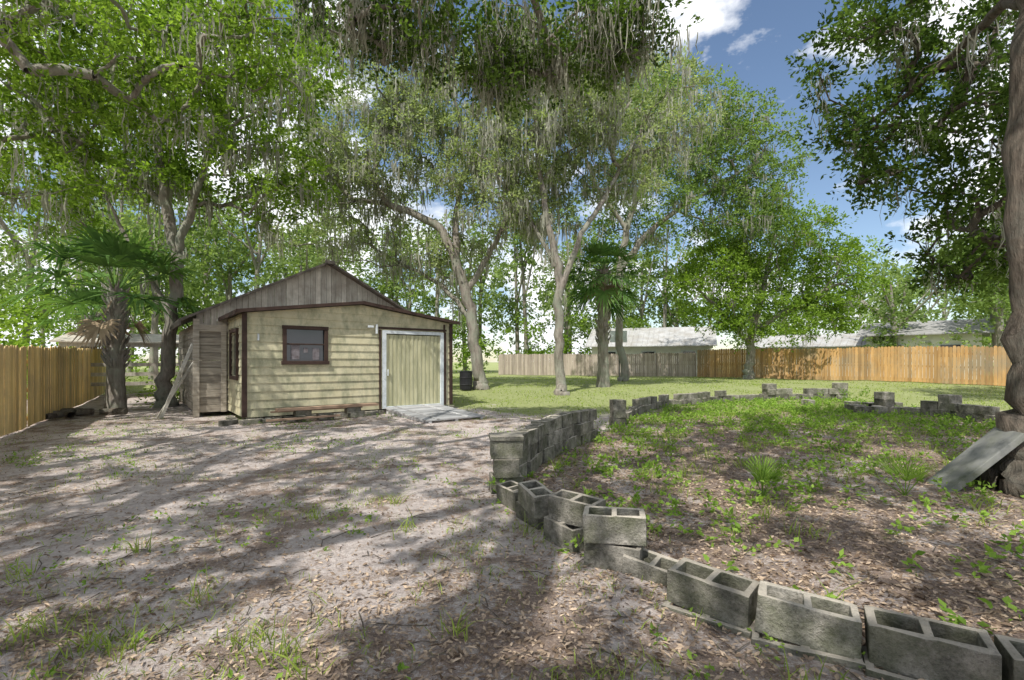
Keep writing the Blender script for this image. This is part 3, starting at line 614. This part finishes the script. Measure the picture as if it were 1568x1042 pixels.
t8=[[(-3.6,-4.5,0,.5),(-3.6,-4.5,1,.4),(-3.4,-4.2,4,.35),(-2.6,-2,7,.28),(-1.8,2,8.6,.2),(-1,5.5,9.1,.14),(.2,8.3,8.2,.08),(.9,9.6,7.4,.04)],
    [(-3.2,-3.6,5,.2),(-6,-1,7.6,.16),(-7.5,3,9,.1),(-7,6,10,.06)],[(-2,1,8.3,.15),(1,3,9.6,.1),(3,6,10,.06)],[(-1.2,4.8,9,.1),(-2.4,7.5,8.3,.07),(-3,9,7.6,.04)],[(-2.8,-2,6.8,.15),(1,-3,8.6,.1),(4,-3,9,.06)]]
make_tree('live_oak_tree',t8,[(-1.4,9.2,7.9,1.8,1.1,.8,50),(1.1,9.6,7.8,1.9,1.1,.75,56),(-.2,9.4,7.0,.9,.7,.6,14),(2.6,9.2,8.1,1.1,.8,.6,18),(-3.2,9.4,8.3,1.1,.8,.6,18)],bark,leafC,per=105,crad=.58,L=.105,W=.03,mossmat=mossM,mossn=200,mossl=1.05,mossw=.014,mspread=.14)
t9=[[(-7.6,-3.2,0,.5),(-7.6,-3.2,1,.36),(-7.4,-3,4,.3),(-6.6,-1,7,.2),(-5.8,3,9,.12),(-5,7,10.4,.06)],[(-7.3,-2.6,4.6,.2),(-9,0,7.5,.14),(-9.5,4,9.8,.08)],[(-6.8,-1.6,6.2,.2),(-4,-1,8.4,.12),(-1.5,1,9.6,.08),(1,4,10.3,.05)],
    [(-6.2,1,8,.14),(-3.4,4,9.8,.09),(-1,6.5,10.6,.05)],[(-7,-2,5.5,.16),(-5,-5,8,.12),(-1,-6,9.4,.07),(3,-5,9.8,.04)]]
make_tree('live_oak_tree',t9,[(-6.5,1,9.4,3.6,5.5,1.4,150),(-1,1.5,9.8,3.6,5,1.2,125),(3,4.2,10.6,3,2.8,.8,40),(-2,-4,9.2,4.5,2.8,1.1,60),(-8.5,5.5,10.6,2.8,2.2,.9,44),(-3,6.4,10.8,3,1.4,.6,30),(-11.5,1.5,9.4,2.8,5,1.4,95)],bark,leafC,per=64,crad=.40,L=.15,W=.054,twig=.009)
# ---------------------------------------------------------------- distant woods and shrubs
g=Geo(); gt=Geo()
def wood(n,x0,x1,y0,y1,hmin,hmax,per):
    C=[]
    for i in range(n):
        x=x0+(x1-x0)*(i+random.uniform(.1,.9))/n; y=random.uniform(y0,y1); h=random.uniform(hmin,hmax); lean=random.gauss(0,.8)
        gt.tube([(x,y,.3),(x+lean*.4,y,h*.5),(x+lean,y,h*.9)],[.22,.15,.05],6,cap=False)
        for b in range(3): 
            a=random.uniform(0,6.28); gt.tube([(x+lean*.4,y,h*random.uniform(.35,.6)),(x+math.cos(a)*1.6,y+math.sin(a)*1.6,h*.7),(x+math.cos(a)*2.6,y+math.sin(a)*2.6,h*.85)],[.1,.07,.03],5,cap=False)
        for k in range(per):
            t=random.random(); r=h*.24*(1.0-.4*t); th=random.uniform(0,6.28); q=math.sqrt(random.random())
            C.append((x+lean*t+math.cos(th)*r*q,y+math.sin(th)*r*q,h*(.28+.68*t)+random.gauss(0,.4)))
    return np.array(C)
C=wood(28,-50,12,38,52,13,19,34); cluster_leaves(g,C,1.3*RNG.uniform(.7,1.3,len(C)),65,.34,.11,8)
C=wood(12,-40,-13,25,36,10,15,34); cluster_leaves(g,C,1.15,70,.27,.09,8)
C=wood(20,10,64,43,60,10,16,26); cluster_leaves(g,C,1.4*RNG.uniform(.7,1.3,len(C)),60,.36,.12,8)
C=wood(9,24,38,25,36,7,10,26); cluster_leaves(g,C,1.0,65,.24,.08,8)
o=gt.build('distant_trees',bark,smooth=True); g.build('foliage',leafD,o)
g=Geo()
def shrubs(n,x0,x1,y0,y1,h,per,L):
    x=RNG.uniform(x0,x1,n);y=RNG.uniform(y0,y1,n); z=gh(x,y)+RNG.uniform(.1,h,n); cluster_leaves(g,np.stack([x,y,z],1),1.0,per,L,L*.32,9)
shrubs(200,-30,12,41,48,4.8,80,.28); shrubs(130,-36,-20,18,30,5.2,80,.22); shrubs(80,-19,-4,28,34,3.2,80,.2); shrubs(60,22,50,38,46,4,80,.25)
shrubs(54,-24,-14.8,13,17.0,3.2,85,.17)
g.build('shrub_thicket',leafB)
g=Geo(); shrubs(7,-12.2,-10.6,15.9,16.8,.7,70,.12); g.build('shrub',leafB)
tr=[[(19.5,15.5,.2,.3),(19.5,15.5,1.2,.2),(19.2,15.6,3,.17),(18.4,16,5,.12),(17.6,16.4,7,.06)],[(19.3,15.6,2.8,.1),(17.4,16,4.2,.08),(16,16,4.8,.05)]]
make_tree('laurel_oak_tree',tr,[(17.2,16.4,5.2,2.2,1.8,1.8,80),(19.4,16.4,6.8,2.2,2,1.6,60),(15.4,16,4.0,1.0,1,.8,12)],bark,leafA,per=100,crad=.6,L=.13,W=.04)
# ---------------------------------------------------------------- light & sky
el,az=math.radians(55),-.48
L=bpy.data.lights.new('sun','SUN'); L.energy=5.0; L.angle=math.radians(.5); L.color=(1,.96,.88)
lo=bpy.data.objects.new('sun',L); lo.rotation_euler=(math.pi/2-el,0,az); S.collection.objects.link(lo)
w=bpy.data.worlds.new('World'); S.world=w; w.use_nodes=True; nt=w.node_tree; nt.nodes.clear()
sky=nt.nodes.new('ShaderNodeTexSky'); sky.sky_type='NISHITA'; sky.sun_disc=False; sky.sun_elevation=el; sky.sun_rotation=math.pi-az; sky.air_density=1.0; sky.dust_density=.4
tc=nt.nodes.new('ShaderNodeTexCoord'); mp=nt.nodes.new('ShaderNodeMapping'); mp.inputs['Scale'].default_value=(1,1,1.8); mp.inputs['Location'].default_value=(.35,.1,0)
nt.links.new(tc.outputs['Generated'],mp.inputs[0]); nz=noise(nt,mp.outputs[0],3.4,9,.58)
# extra cloud added outside the view to raise ambient light; visible sky kept clearer
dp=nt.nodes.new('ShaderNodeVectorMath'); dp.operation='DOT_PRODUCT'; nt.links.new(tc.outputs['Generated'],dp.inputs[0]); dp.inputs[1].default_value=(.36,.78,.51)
amb_cloud=ramp(nt,dp.outputs['Value'],[(.80,.09),(.93,.01)])
nz2=math_(nt,'ADD',nz,amb_cloud)
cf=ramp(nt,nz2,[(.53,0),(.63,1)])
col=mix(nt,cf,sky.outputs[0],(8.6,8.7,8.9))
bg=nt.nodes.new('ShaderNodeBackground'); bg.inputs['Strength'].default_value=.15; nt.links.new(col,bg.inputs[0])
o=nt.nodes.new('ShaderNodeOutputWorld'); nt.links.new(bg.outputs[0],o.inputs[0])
cam=bpy.data.cameras.new('camera'); co=bpy.data.objects.new('camera',cam); S.collection.objects.link(co)
co.location=(0,0,1.5); co.rotation_euler=(math.pi/2,0,0); cam.lens=17; cam.sensor_width=36; cam.shift_y=.0204; cam.clip_end=2000; cam.clip_start=.05
S.camera=co
